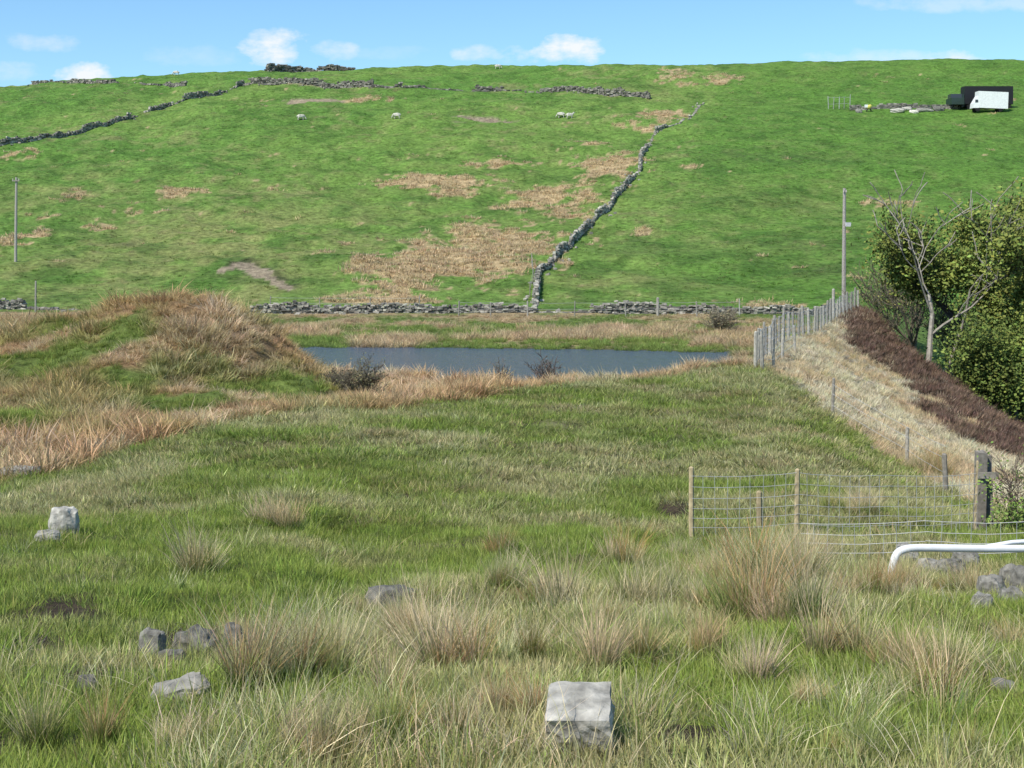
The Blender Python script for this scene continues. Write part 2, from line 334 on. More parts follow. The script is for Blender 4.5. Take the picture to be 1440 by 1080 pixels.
def tuft_proto(coll,name,n,rad,hmin,hmax,w,bend,out,ns=3,lean=(0,0)):
    r=rad*np.sqrt(rng.random(n));th=rng.random(n)*2*np.pi
    bx=r*np.cos(th);by=r*np.sin(th)
    L=hmin+(hmax-hmin)*rng.random(n)**1.1
    la=th+rng.normal(0,.7,n)
    ol=out*(r/rad)+rng.normal(0,.12,n);bd=bend*rng.random(n)**1.3
    sa=rng.random(n)*np.pi
    ww=w*(.6+.8*rng.random(n))
    ts=np.linspace(0,1,ns+1)
    V=[];A=[];Rr=rng.random(n);R2=rng.random(n)
    for k,tt in enumerate(ts):
        off=ol*tt+bd*tt**2.2
        up=tt*np.sqrt(np.maximum(1-(.75*np.clip(ol+bd*.8,0,1.2))**2,.12))-.25*bd*tt**3
        px=bx+L*(off*np.cos(la)+lean[0]*tt**2);py=by+L*(off*np.sin(la)+lean[1]*tt**2);pz=L*up-.03*(k==0)
        hw=ww/2*(1-tt**1.5) if k<ns else 0*ww
        sx=np.cos(sa)*hw;sy=np.sin(sa)*hw
        at3=np.stack([np.full(n,tt),Rr,R2],1)
        if k<ns:
            V+= [np.stack([px-sx,py-sy,pz],1),np.stack([px+sx,py+sy,pz],1)];A+=[at3,at3]
        else: V.append(np.stack([px,py,pz],1));A.append(at3)
    nv=len(V);V=np.stack(V,1).reshape(-1,3);A=np.stack(A,1).reshape(-1,3)
    fs=[]
    for i in range(n):
        o=i*nv
        for k in range(ns-1): fs.append((o+2*k,o+2*k+1,o+2*k+3,o+2*k+2))
        fs.append((o+2*ns-2,o+2*ns-1,o+2*ns))
    me=bpy.data.meshes.new(name);me.from_pydata(V.tolist(),[],fs)
    a=me.attributes.new('bh','FLOAT_VECTOR','POINT');a.data.foreach_set('vector',A.astype(np.float32).ravel())
    me.materials.append(BM);me.polygons.foreach_set('use_smooth',[True]*len(fs))
    ob=bpy.data.objects.new(name,me);coll.objects.link(ob);return ob
def newcoll(n): return bpy.data.collections.new(n)
c_turf=newcoll('turf_tufts');[tuft_proto(c_turf,f'turf_{i}',60,.15,.02,.075,.006,.9,.7,1) for i in range(4)]
c_turfm=newcoll('rough_turf_tufts');[tuft_proto(c_turfm,f'rough_{i}',48,.30,.05,.17,.018,.9,.8,1) for i in range(4)]
c_str=newcoll('straw_tufts');[tuft_proto(c_str,f'straw_{i}',34,.14,.12,.38,.0042,.9,.35,3,(.25,.05)) for i in range(4)]
c_rush=newcoll('rush_tufts');[tuft_proto(c_rush,f'rush_{i}',130,.11,.34,.80,.0070,.40,.40,3,(.12,.03)) for i in range(5)]
c_tus=newcoll('tussock_tufts');[tuft_proto(c_tus,f'tussock_{i}',60,.34,.20,.58,.026,.9,.7,2,(.22,.0)) for i in range(4)]
c_far=newcoll('far_tufts');[tuft_proto(c_far,f'far_{i}',24,.55,.12,.42,.08,.8,.6,1) for i in range(3)]
c_hea=newcoll('heather_tufts');[tuft_proto(c_hea,f'heather_{i}',100,.38,.10,.38,.035,.4,.8,1) for i in range(3)]
def scatter(name,x,y,scl,coll,tc_,bc_,nidx,zs=None,tilt=.15,sink=.0):
    n=len(x);z=H(x,y)-sink
    me=bpy.data.meshes.new(name);me.from_pydata(np.stack([x,y,z],1).tolist(),[],[])
    def av(nm,arr):
        a=me.attributes.new(nm,'FLOAT_VECTOR','POINT');a.data.foreach_set('vector',np.asarray(arr,dtype=np.float32).ravel())
    rot=np.stack([rng.normal(0,tilt,n),rng.normal(0,tilt,n),rng.random(n)*6.283],1)
    av('rot',rot)
    zz=scl if zs is None else scl*zs
    av('scl',np.stack([scl,scl,zz],1));av('tc',tc_);av('bc',bc_)
    a=me.attributes.new('idx','INT','POINT');a.data.foreach_set('value',rng.integers(0,nidx,n).astype(np.int32))
    ob=bpy.data.objects.new(name,me);scene.collection.objects.link(ob)
    g=bpy.data.node_groups.new(name,'GeometryNodeTree')
    g.interface.new_socket('Geometry',in_out='INPUT',socket_type='NodeSocketGeometry');g.interface.new_socket('Geometry',in_out='OUTPUT',socket_type='NodeSocketGeometry')
    gi=g.nodes.new('NodeGroupInput');go=g.nodes.new('NodeGroupOutput');ip=g.nodes.new('GeometryNodeInstanceOnPoints');ci=g.nodes.new('GeometryNodeCollectionInfo')
    ci.inputs['Collection'].default_value=coll;ci.inputs['Separate Children'].default_value=True;ci.inputs['Reset Children'].default_value=True
    def na(nm,ty):
        q=g.nodes.new('GeometryNodeInputNamedAttribute');q.data_type=ty;q.inputs['Name'].default_value=nm
        return [s for s in q.outputs if s.enabled][0]
    e=g.nodes.new('FunctionNodeEulerToRotation');rl=g.nodes.new('GeometryNodeRealizeInstances')
    g.links.new(gi.outputs[0],ip.inputs['Points']);g.links.new(ci.outputs[0],ip.inputs['Instance']);ip.inputs['Pick Instance'].default_value=True
    g.links.new(na('idx','INT'),ip.inputs['Instance Index']);g.links.new(na('rot','FLOAT_VECTOR'),e.inputs[0]);g.links.new(e.outputs[0],ip.inputs['Rotation'])
    g.links.new(na('scl','FLOAT_VECTOR'),ip.inputs['Scale']);g.links.new(ip.outputs[0],rl.inputs[0]);g.links.new(rl.outputs[0],go.inputs[0])
    md=ob.modifiers.new('scatter','NODES');md.node_group=g
    print('SC',name,n)
    return ob
def fan(n,y0,y1,u0=-70,u1=1510):
    yy=y0+(y1-y0)*rng.random(n);uu=u0+(u1-u0)*rng.random(n)
    return (uu-CU)/F*yy,yy
def jitter(c,s=.18):
    n=len(c);return np.clip(c*(1+rng.normal(0,s,(n,1)))*(1+rng.normal(0,.05,(n,3))),0.005,.9)
longP=[patch(*p,y1=40) for p in [(560,900,200,60,.7),(1080,860,170,55,1),(560,1030,220,50,.75),(1250,960,110,50,.6),(400,960,70,50,.75),(830,900,80,60,.6),(1150,800,200,22,.6),(690,790,80,15,.3),(270,800,30,15,.5),(830,1060,100,30,.4),(1250,1060,160,30,.4),(900,830,90,20,.5)]]
def longmask(x,y): return pm(longP,x,y)
# near turf
x,y=fan(30000,4.6,28)
u,cr,n1,n2,n3,pale,hea,bb=masks(x,y)
mud=pm(mudP,x,y);keep=(y<cr+1)&(rng.random(len(x))>sm(.36,.7,mud+.5*(n2-.5)))&(rng.random(len(x))>.4*sm(.52,.66,n2))
x,y=x[keep],y[keep];n1,n2,n3=n1[keep],n2[keep],n3[keep]
lm=longmask(x,y)
b_=np.clip(sm(.44,.68,n1)*.75+.12*lm+.02+rng.normal(0,.22,len(x)),0,1)
tcx=mix(G([.27,.345,.07]),G([.56,.49,.27]),b_);bcx=mix(G([.17,.235,.042]),G([.26,.26,.10]),b_)
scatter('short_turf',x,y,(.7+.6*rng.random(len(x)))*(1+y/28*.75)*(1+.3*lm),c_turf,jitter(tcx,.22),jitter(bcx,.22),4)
# bank turf
x,y=fan(27000,21,60)
u,cr,n1,n2,n3,pale,hea,bb=masks(x,y);mud=pm(mudP,x,y)
keep=(y<cr+2)&(pale<.4)&(rng.random(len(x))>sm(.45,.8,mud+.3*(n2-.5)))&(rng.random(len(x))>.4*sm(.52,.66,n2))
x,y,n1,n2,n3,u=[q[keep] for q in (x,y,n1,n2,n3,u)]
b_=np.clip(sm(.38,.64,n1)*.72+.10+.55*(fbm(x,y,.7,2,77)-.45)+rng.normal(0,.24,len(x)),0,1)
tcx=mix(G([.26,.335,.07]),G([.56,.50,.28]),b_);bcx=mix(G([.155,.22,.042]),G([.26,.26,.10]),b_)
tcx=mix(tcx,G([.38,.27,.16]),(.6*sm(.6,.7,fbm(x,y,1.1,3,79))))
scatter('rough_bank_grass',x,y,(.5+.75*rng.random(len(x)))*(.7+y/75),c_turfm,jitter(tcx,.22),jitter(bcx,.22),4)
# straw strands
x,y=fan(11000,4.8,30);lm=longmask(x,y);n1=fbm(x,y,1.1,3,91)
keep=(rng.random(len(x))<np.clip(lm*.85*sm(.45,.60,n1)+.05*sm(.5,.6,n1),0,1))&(y<CREST(bearing(x,y)))
x,y=x[keep],y[keep]
gr=rng.random(len(x))[:,None]
tcx=np.where(gr<.35,G([.29,.36,.09]),np.where(gr<.78,G([.70,.60,.38]),G([.60,.44,.26])))
scatter('long_straw_grass',x,y,.6+.6*rng.random(len(x)),c_str,jitter(tcx),jitter(np.tile(G([.23,.29,.08]),(len(x),1))),4)
# rush clumps (bearing, base depression, height, half-width)
cl=[(270,812,98,28),(395,742,60,42),(350,975,135,30),(405,960,140,35),(475,955,130,42),(560,905,100,40),(620,955,125,50),(690,780,50,32),(835,950,130,24),(780,865,90,34),(720,830,60,30),(930,865,105,50),(890,800,60,30),(1010,860,110,40),(1050,880,140,46),(1110,890,140,50),(1000,830,70,40),(1060,820,90,55),(1130,830,90,50),(1180,935,110,42),(1290,995,140,38),(1270,950,100,30),(1240,850,75,50),(1350,840,60,36),(1210,722,45,50),(45,1060,110,20),(130,1058,85,18),(440,1078,95,40),(540,1074,115,50),(650,1055,115,40),(1425,920,60,20),(1060,965,95,28),(1120,800,60,60),(730,935,90,22),(250,1065,75,30),(1340,960,90,22),(1000,930,90,26),(760,1015,80,24),(1200,1075,85,36),(550,1000,100,36),(1270,835,60,26),(960,790,40,24),(1320,670,38,45),(1390,1068,60,22),(600,860,55,26),(690,1015,100,22),(330,905,40,18),(900,935,75,16),(500,870,50,26),(860,890,60,20),(1150,1000,70,20)]
xs=[];yv=[];ss=[];tt=[]
for (u,v,hp,wp) in cl:
    cx,cy=hit(u,v,4,45);hh=hp/F*cy*1.12;w=wp/F*cy
    k=max(4,int(w/.06*1.3)+2);warm=random.random()
    for j in range(k):
        aa=random.random()*6.28;r=w*math.sqrt(random.random())*.85
        xs.append(cx+r*math.cos(aa)*1.1);yv.append(cy+r*math.sin(aa)*.9+.1);ss.append(hh/.62*random.uniform(.5,1.1)*(1-.35*r/w))
        q=random.random()
        tt.append(G([.72,.54,.33])*(1-warm)+G([.76,.63,.42])*warm if q<.7 else (G([.56,.34,.17]) if q<.88 else G([.30,.34,.10])))
xs=G(xs);yv=G(yv);ss=G(ss);tt=G(tt)
scatter('soft_rush_clumps',xs,yv,ss,c_rush,jitter(tt,.15),jitter(np.tile(G([.17,.23,.055]),(len(xs),1)),.2),5,tilt=.12)
# tussocks on spoil mound and pond-side
x,y=fan(22000,27,71)
u,cr,n1,n2,n3,pale,hea,bb=masks(x,y)
z=H(x,y);gre=moundgreen(x,y,u,n1,n3);strip=(u>520)|((y<cr+2.5)&(u<150))
keep=(bb>.3)&(z>-6.97)&((rng.random(len(x))>gre*.35)|strip)&~((u>760)&(y>cr+4)&(rng.random(len(x))<.5))
x,y,u,gre,strip,n2,n1=[q[keep] for q in (x,y,u,gre,strip,n2,n1)]
gg=np.clip(gre*(~strip)*1.2+rng.normal(0,.12,len(x)),0,1)
tcx=mix(mix(G([.62,.42,.23]),G([.72,.56,.36]),sm(.35,.65,fbm(x,y,2,3,61))),G([.29,.34,.09]),gg)
bcx=mix(G([.37,.25,.13]),G([.15,.21,.045]),np.clip(gg+.12,0,1))
sc=(.5+.65*rng.random(len(x)))*(1-.6*gg)*(.65+.8*sm(.4,.6,n1))*np.where(u>700,.65,1)
scatter('mound_tussock_grass',x,y,sc,c_tus,jitter(tcx),jitter(bcx),4)
# pale slope + heather
x,y=fan(10000,28,96,1050,1560)
u,cr,n1,n2,n3,pale,hea,bb=masks(x,y)
k=(pale>.5)&((hea<.5)|(rng.random(len(x))<.15));px_,py_=x[k],y[k]
scatter('bleached_slope_grass',px_,py_,.35+.35*rng.random(k.sum()),c_tus,jitter(mix(G([.74,.66,.46]),G([.62,.47,.28]),sm(.5,.62,fbm(px_,py_,2,3,63)))),jitter(np.tile(G([.50,.44,.28]),(k.sum(),1))),4)
k=(hea>=.4)&(rng.random(len(x))<.6)
scatter('heather',x[k],y[k],.7+.7*rng.random(k.sum()),c_hea,jitter(mix(G([.18,.105,.08]),G([.34,.24,.17]),rng.random(k.sum()))),jitter(np.tile(G([.08,.06,.04]),(k.sum(),1))),3)
# far bank
x,y=fan(7500,80,117,150,1290)
u,cr,n1,n2,n3,pale,hea,bb=masks(x,y);z=H(x,y)
k=(z>-7.03)&((u<1060)|(y>cr+3))&(y<114.5);x,y,u,n1,n3=[q[k] for q in(x,y,u,n1,n3)]
g_=sm(.44,.54,n3*.6+n1*.4);g_=np.maximum(g_,(y<92)&(u>620)&(u<975))
tcx=mix(G([.62,.48,.29]),G([.28,.36,.10]),g_);bcx=mix(G([.30,.22,.12]),G([.13,.19,.045]),g_)
scatter('pond_margin_reeds',x,y,(.7+.7*rng.random(len(x)))*(1-.35*g_)*np.where(y>104,.55,1),c_tus,jitter(tcx),jitter(bcx),4)
# hill tufts
x,y=fan(48000,118,300)
n1=fbm(x,y,2.5,4,21);n2=fbm(x,y,.8,3,23);br=pm(brownP,x,y)
isb=sm(.42,.56,br*.9+.9*(n2-.5)+1.0*(n1-.5));so=pm(soilP,x,y)
k=((isb>.45)|(rng.random(len(x))<.25))&(so<.35);x,y,isb=x[k],y[k],isb[k]
gcx=gcolor(x,y);wv=rng.random(len(x))[:,None]
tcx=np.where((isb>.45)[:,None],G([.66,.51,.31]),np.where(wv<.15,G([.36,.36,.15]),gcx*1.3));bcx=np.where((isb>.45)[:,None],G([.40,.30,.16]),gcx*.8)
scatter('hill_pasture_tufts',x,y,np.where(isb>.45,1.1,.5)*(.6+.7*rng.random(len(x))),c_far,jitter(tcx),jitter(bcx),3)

# ------------------------------------------------------------------ materials
M_stone=simple_mat('gritstone',(.3,.28,.25),.9,.35,9,.5,attr='col')
M_wood=simple_mat('weathered_wood',(.3,.25,.2),.85,.35,12,.4,attr='col')
M_wire=simple_mat('galvanised_wire',(.5,.5,.49),.5,.1,20,0,metal=.3)
M_bark=simple_mat('bark',(.2,.17,.13),.9,.4,5,.6,attr='col')
M_leaf=simple_mat('leaves',(.1,.15,.03),.7,.3,1.2,0,attr='col')
# ------------------------------------------------------------------ dry-stone walls
def wall(name,pts,h=1.1,course=.26,ls=.5,th=.5,gap=None,dens=1,tone=1.0,seed=1):
    random.seed(seed);mb=MB()
    P=[Vector((a,b,0)) for a,b in pts]
    for a,b in zip(P[:-1],P[1:]):
        L=(b-a).length;d=(b-a).normalized();ang=math.atan2(d.y,d.x)
        hn=max(1,int(h*1.25/course))
        for c in range(hn):
            s=random.random()*ls
            while s<L:
                l=ls*random.uniform(.5,1.5);p=a+d*s
                top=h*(.5+.75*float(vnoise(p.x*.45+seed*7,p.y*.45+3)))*(.85+.3*random.random())
                g=float(vnoise(p.x*.16+seed*3.1,p.y*.16+11))
                if gap and g<gap: top*=.3 if g>gap*.6 else .12
                zz=(c+.4)*course
                if zz<top:
                    gz=H1(p.x,p.y);k=random.uniform(.5,1.35)*tone;base=random.choice([(.29,.265,.22),(.23,.215,.185),(.38,.35,.29),(.18,.17,.145),(.31,.30,.24)])
                    rot=Matrix.Rotation(ang+random.uniform(-.3,.3),3,'Z')@Matrix.Rotation(random.uniform(-.2,.2),3,'Y')@Matrix.Rotation(random.uniform(-.25,.25),3,'X')
                    off=Vector((-d.y,d.x,0))*random.uniform(-.14,.14)
                    mb.box(p+off+Vector((0,0,gz+zz-.06)),(l,th*random.uniform(.6,1.15)*(1-.25*c/hn),course*random.uniform(.8,1.25)),rot,.22,tuple(q*k for q in base))
                s+=l*.93/dens
        for i in range(int(L*.5)):
            p=a+d*random.uniform(0,L)+Vector((-d.y,d.x,0))*random.gauss(0,.8);k=random.uniform(.6,1.3)*tone
            mb.box(p+Vector((0,0,H1(p.x,p.y)+.05)),(random.uniform(.2,.5),random.uniform(.2,.4),random.uniform(.15,.3)),Matrix.Rotation(random.random()*3,3,'Z')@Matrix.Rotation(random.uniform(-.5,.5),3,'X'),.25,(.27*k,.25*k,.21*k))
    return mb.obj(name,M_stone)
def line(pts,y0=118):
    P=[hit(u,v,y0,322) for u,v in pts];Q=[]
    for a,b in zip(P[:-1],P[1:]):
        n=max(1,int(math.dist(a,b)/7))
        for i in range(n):
            s=i/n;w=.5 if i else 0;Q.append((a[0]+(b[0]-a[0])*s+random.gauss(0,w),a[1]+(b[1]-a[1])*s+random.gauss(0,w)))
    return Q+[P[-1]]
random.seed(3)
wall('rocky_outcrop',[at(350,116),at(600,116.5),at(780,116.5),at(930,116),at(1060,115.5),at(1200,115)],.95,.13,.34,.4,gap=.25,tone=1.0,seed=3)
wall('rocky_outcrop',[at(-150,119),at(20,118.5),at(110,118)],.95,.14,.34,.4,gap=.3,seed=4,tone=1.0)
wall('rocky_outcrop',[at(752,119)]+line([(757,385),(775,372),(800,350),(822,325),(851,298),(872,270),(900,240),(908,212),(922,185),(958,172),(990,145)]),.92,.17,.38,.38,gap=.36,tone=1.25,seed=5)
wall('rocky_outcrop',line([(-60,212),(0,205),(60,195),(120,184),(200,160),(260,140),(342,120)]),1.05,.24,.5,.45,gap=.38,tone=1.0,seed=6)
wall('rocky_outcrop',line([(342,120),(450,122),(560,123),(640,127),(740,129),(850,134),(915,139)]),1.3,.26,.55,.6,gap=.34,tone=.75,seed=7)
wall('rocky_outcrop',line([(30,118),(120,117),(200,118),(262,120)]),.9,.3,.6,.6,gap=.42,tone=.8,seed=8)
wall('rocky_outcrop',[at(375,312),at(400,316),at(430,318),at(497,319)],1.6,.35,.7,1.6,gap=.25,tone=.6,seed=9)  # rocky outcrop on the skyline, stacked with the wall builder
wall('rocky_outcrop',[at(1195,252),at(1260,252),at(1350,251)],.8,.25,.5,.5,gap=.2,tone=.8,seed=10)

# ------------------------------------------------------------------ rocks
def rock(name,x,y,sx,sy,sz,seed=0,tone=1,flat=0,sink=.3,rz=None):
    import bmesh
    rnd=random.Random(seed)
    bm=bmesh.new();bmesh.ops.create_cube(bm,size=2)
    bmesh.ops.subdivide_edges(bm,edges=bm.edges[:],cuts=7,use_grid_fill=True)
    for v in bm.verts:
        p=v.co.copy();q=p.normalized()*1.25
        p=p.lerp(q,.10 if flat else .6)
        n=fbm(np.array([p.x*1.1+seed*5+p.z*.7]),np.array([p.y*1.1-p.z*.9+seed]),.8,4,seed)[0]-.5
        n2=vnoise(p.x*2.4+seed,p.y*2.4+p.z*2,seed+4)-.5
        n3=vnoise(p.x*5+seed+p.z*3,p.y*5+p.z*4,seed+9)-.5
        p*=1+(.14 if flat else .6)*n+.12*float(n2)+.06*float(n3)
        v.co=Vector((p.x*sx/2,p.y*sy/2,p.z*sz/2))
    rz=rnd.uniform(-.5,.5) if rz is None else rz
    tx=.28 if flat else rnd.uniform(-.15,.15)
    bmesh.ops.rotate(bm,verts=bm.verts,cent=(0,0,0),matrix=Matrix.Rotation(tx,3,'X')@Matrix.Rotation(rnd.uniform(-.1,.1),3,'Y')@Matrix.Rotation(rz,3,'Z'))
    me=bpy.data.meshes.new(name);bm.to_mesh(me);bm.free()
    a=me.color_attributes.new('col','FLOAT_COLOR','POINT');a.data.foreach_set('color',np.tile([.37*tone,.35*tone,.30*tone,1],len(me.vertices)).astype(np.float32))
    me.materials.append(M_rock);o=bpy.data.objects.new(name,me);scene.collection.objects.link(o)
    o.location=(x,y,H1(x,y)+sz*(.5-sink));return o
M_rock=simple_mat('lichened_rock',(.3,.3,.28),.95,.6,11,.9,attr='col',bdist=.03)
for (u,v,w,h,tn,fl,s) in [(818,1058,82,66,1.0,1,1),(250,990,62,24,.75,0,2),(212,930,28,36,.55,0,3),(270,922,46,26,.45,0,4),(240,940,30,20,.4,0,24),(87,752,32,30,1.1,0,5),(65,762,28,12,.8,0,6),(325,912,20,26,.45,0,7),(1398,845,30,28,.6,0,8),(1428,828,28,24,.55,0,9),(1385,858,24,18,.7,0,10),(1425,852,28,20,.6,0,11),(1445,838,30,34,.5,0,12),(1278,795,28,24,.75,0,13),(1310,808,28,16,.7,0,14),(550,858,60,24,.4,0,15),(20,673,45,13,.7,0,16),(120,978,24,20,.35,0,17),(1415,975,26,14,.5,0,18),(1310,900,20,14,.8,0,20),(1360,800,30,20,.6,0,21),(1340,812,34,18,.5,0,22)]:
    x_,y_=hit(u,v,4,50);k=y_/F
    rock('stone_block' if fl else 'rock',x_,y_+w*k*.4,w*k*1.1,w*k*(1.15 if fl else .8),h*k*(1.1 if fl else 1.5),s,tn,fl,.12 if fl else .25,rz=-.1 if fl else None)

# ------------------------------------------------------------------ posts & fences
def post(mb,x,y,h,r=.05,col=(.3,.26,.2),lean=None,n=7):
    z=H1(x,y);l=lean or (random.uniform(-.05,.05),random.uniform(-.04,.04))
    kk=random.uniform(.75,1.25);c=tuple(q*kk for q in col)
    mb.tube([(x,y,z-.15),(x+l[0]*.5*h,y+l[1]*.5*h,z+h*.5),(x+l[0]*h,y+l[1]*h,z+h),(x+l[0]*h,y+l[1]*h,z+h+r*.5)],[r,r*.97,r*.93,r*.4],n,c)
def fence(name,pts,h,r,col,wires=(.3,.6,.9),stay=0,wr=.006,heights=None):
    e=empty(name,(pts[0][0],pts[0][1],H1(*pts[0])));mb=MB();mw=MB();tops=[]
    for i,(a,b) in enumerate(pts):
        hh=heights[i] if heights else h*random.uniform(.85,1.12)
        if hh>0: post(mb,a,b,hh,r*random.uniform(.8,1.2),col)
        tops.append((a,b,H1(a,b)))
    for (a0,b0,z0),(a1,b1,z1) in zip(tops[:-1],tops[1:]):
        for w in wires:
            hw=w*h;p=[]
            for k in range(7):
                s=k/6;xx=a0+(a1-a0)*s;yy=b0+(b1-b0)*s
                zz=(z0+(z1-z0)*s)+hw-.03*math.sin(math.pi*s)
                p.append((xx+random.uniform(-.004,.004),yy-.055,zz+random.uniform(-.006,.006)))
            mw.tube(p,wr,4,cap=False)
        if stay:
            L=math.hypot(a1-a0,b1-b0);k=int(L/stay)
            for j in range(1,k):
                s=j/k;xx=a0+(a1-a0)*s;yy=b0+(b1-b0)*s;zz=z0+(z1-z0)*s
                sag=.03*math.sin(math.pi*s);mw.tube([(xx,yy-.058,zz+min(wires)*h-sag),(xx+random.uniform(-.02,.02),yy-.058,zz+max(wires)*h-sag)],wr*.85,4,cap=False)
    inv=Matrix.Translation(e.location).inverted()
    o=mb.obj('posts',M_wood);o.parent=e;o.matrix_parent_inverse=inv
    if mw.v:
        o=mw.obj('wires',M_wire);o.parent=e;o.matrix_parent_inverse=inv
    return e
random.seed(11)
WD=(.30,.27,.22);WG=(.33,.31,.26);WT=(.45,.36,.21)
fence('post_and_wire_fence',[at(972,21.5),at(1120,21.8),at(1250,22.3),at(1372,23)],1.12,.042,WT,wires=(.05,.2,.33,.46,.6,.75,.9),stay=.17,wr=.004,heights=[1.12,1.05,0,1.2])
fence('post_and_wire_fence',[at(1125,19.3),at(1300,18.6),at(1470,18.2)],.62,.04,WT,wires=(.1,.35,.55,.75,.98),stay=.17,wr=.004,heights=[.3,0,.6])
mb=MB();x_,y_=at(1068,22.5);post(mb,x_,y_,.62,.05,WT);mb.obj('wooden_stake',M_wood)
pts=[]
for i in range(29):
    s=i/28;yy=49.5*(94/49.5)**s;uu=np.interp(yy,[49.5,60,70,80,94],[1062,1098,1146,1172,1207]);pts.append(at(uu,yy))
fence('dam_crest_fence',pts,1.35,.065,WG,wires=(.25,.5,.75,.95),stay=.5,wr=.009)
pts=[at(u,y) for u,y in [(1072,49.3),(1088,49.8),(1100,55),(1118,58)]]
fence('dam_crest_fence',pts,1.25,.06,WG,wires=(.3,.6,.9),wr=.009)
fence('slope_fence',[at(1170,42),at(1275,39.5),at(1330,33)],1.15,.06,WD,wires=(.4,.7,.95),wr=.005,heights=[1.25,1.05,.9])
fence('wall_side_fence',[at(u,113.5) for u in (645,690,742,808,880,925,980,1040)],1.25,.06,WG,wires=(.5,.9),wr=.008)
fence('wall_side_fence',[at(u,118.5) for u in (380,450,520,590)],1.1,.05,WD,wires=(.5,.9),wr=.008)
fence('hill_fence',line([(745,418),(750,395),(748,375)]),1.2,.05,WD,wires=(.5,.9),wr=.008)
fence('yard_fence',[at(u,253) for u in (1165,1172,1180,1187,1195)],2.3,.06,(.35,.35,.33),wires=(.4,.9),wr=.02)
mb=MB();x_,y_=at(50,117);post(mb,x_,y_,2.5,.08,WG);mb.obj('wooden_post',M_wood)
mb=MB();x_,y_=at(1172,100);post(mb,x_,y_,2.9,.12,WG,(0,0));mb.obj('wooden_post',M_wood)
mb=MB();x_,y_=at(925,114.5);post(mb,x_,y_,1.4,.13,WG,(0,0));mb.obj('wooden_post',M_wood)
mb=MB();x_,y_=at(1378,23)
mb.box((x_,y_,H1(x_,y_)+.62),(.15,.15,1.45),Matrix.Rotation(.2,3,'Z')@Matrix.Rotation(.03,3,'Y'),.04,(.25,.22,.18))
mb.box((x_+.17,y_+.12,H1(x_,y_)+.6),(.13,.13,1.35),Matrix.Rotation(-.1,3,'Z')@Matrix.Rotation(-.03,3,'Y'),.04,(.21,.19,.16))
mb.box((x_+.1,y_-.11,H1(x_,y_)+.98),(.34,.035,.1),None,.03,(.3,.27,.22))
mb.obj('gate_post',M_wood)
def pole(u,y,h,fit):
    x,y=at(u,y);z=H1(x,y);mb=MB()
    mb.tube([(x,y,z-.5),(x+.03,y,z+h*.5),(x+.08,y,z+h)],[.15,.13,.11],10,(.36,.33,.29))
    if fit==0: mb.box((x+.08,y-.17,z+h-.35),(.7,.1,.1),None,0,(.3,.27,.23))
    for s in(-.3,.3):
        k=s if fit==0 else s*.3
        mb.tube([(x+.08+k,y-.17,z+h-.29),(x+.08+k,y-.17,z+h-.12)],[.05,.035],6,(.5,.45,.4))
    if fit:
        mb.box((x+.3,y-.05,z+h*.74),(.4,.3,.28),None,.05,(.55,.55,.55));mb.tube([(x+.12,y-.12,z+h*.7),(x+.12,y-.12,z+.2)],.03,5,(.2,.2,.2))
    return mb.obj('utility_pole',M_wood)
pole(22,hit(22,368,118)[1],8.4,0);pole(1186,101,10.0,1)

# ------------------------------------------------------------------ white pipe rail
M_white=simple_mat('white_paint',(.8,.8,.78),.35,.12,5,.05)
x0,y0=at(1250,15.2);zg=H1(x0,y0)
P3=[(x0,y0,zg-.1),(x0+.01,y0,zg+.1),(x0+.05,y0,zg+.30),(x0+.09,y0+.02,zg+.39),(x0+.17,y0+.04,zg+.425),(x0+.3,y0+.08,zg+.435),(x0+.8,y0+.2,zg+.40),(x0+1.6,y0+.4,zg+.35),(x0+2.4,y0+.6,zg+.32)]
def smooth(P,n=2):
    for _ in range(n):
        Q=[P[0]]
        for a,b in zip(P[:-1],P[1:]):
            Q+=[tuple(a[i]*.75+b[i]*.25 for i in range(3)),tuple(a[i]*.25+b[i]*.75 for i in range(3))]
        P=Q+[P[-1]]
    return P
mb=MB();mb.tube(smooth(P3),.042,14)
mb.tube([(x0+1.0,y0+.32,zg+.36),(x0+1.5,y0+.5,zg+.40),(x0+2.4,y0+.7,zg+.41)],.025,10)
mb.obj('white_pipe_rail',M_white,smooth=True)

# ------------------------------------------------------------------ yard vehicles
M_black=simple_mat('black_panel',(.02,.02,.022),.5,.1,3,0);M_green=simple_mat('dark_green_paint',(.03,.05,.04),.4,.1,3,0);M_tyre=simple_mat('tyre',(.02,.02,.02),.9,.1,3,0)
M_yel=simple_mat('yellow_paint',(.6,.55,.12),.5,.1,3,0);M_glass=simple_mat('cab_glass',(.05,.06,.07),.1,.0,3,0)
def wheel(mb,x,y,z,r,w,mi): mb.tube([(x,y-w/2,z),(x,y+w/2,z)],r,14,mi=mi)
X0,Y0=at(1389,250);Z0=H1(X0,Y0)
e=empty('box_lorry',(X0,Y0,Z0));inv=Matrix.Translation(e.location).inverted()
mb=MB();mb.box((X0+.3,Y0+1.4,Z0+2.65),(8.6,2.4,3.2),col=(.02,.02,.02));mb.box((X0+.3,Y0+1.4,Z0+.85),(8.2,1.0,.3))
for dx in(-3.2,-.1,2.8,3.8):
    for dy in(.35,2.45): wheel(mb,X0+dx,Y0+dy,Z0+.5,.5,.3,1)
mb.box((X0-4.35,Y0+1.4,Z0+1.7),(.5,2.3,2.2),mi=2)
o=mb.obj('body',[M_black,M_tyre,M_green]);o.parent=e;o.matrix_parent_inverse=inv
X0,Y0=at(1391,246.5);Z0=H1(X0,Y0)
e=empty('white_van',(X0,Y0,Z0));inv=Matrix.Translation(e.location).inverted()
mb=MB();mb.box((X0+.4,Y0,Z0+2.0),(5.2,2.0,2.9),Matrix.Rotation(.04,3,'Y'),0);
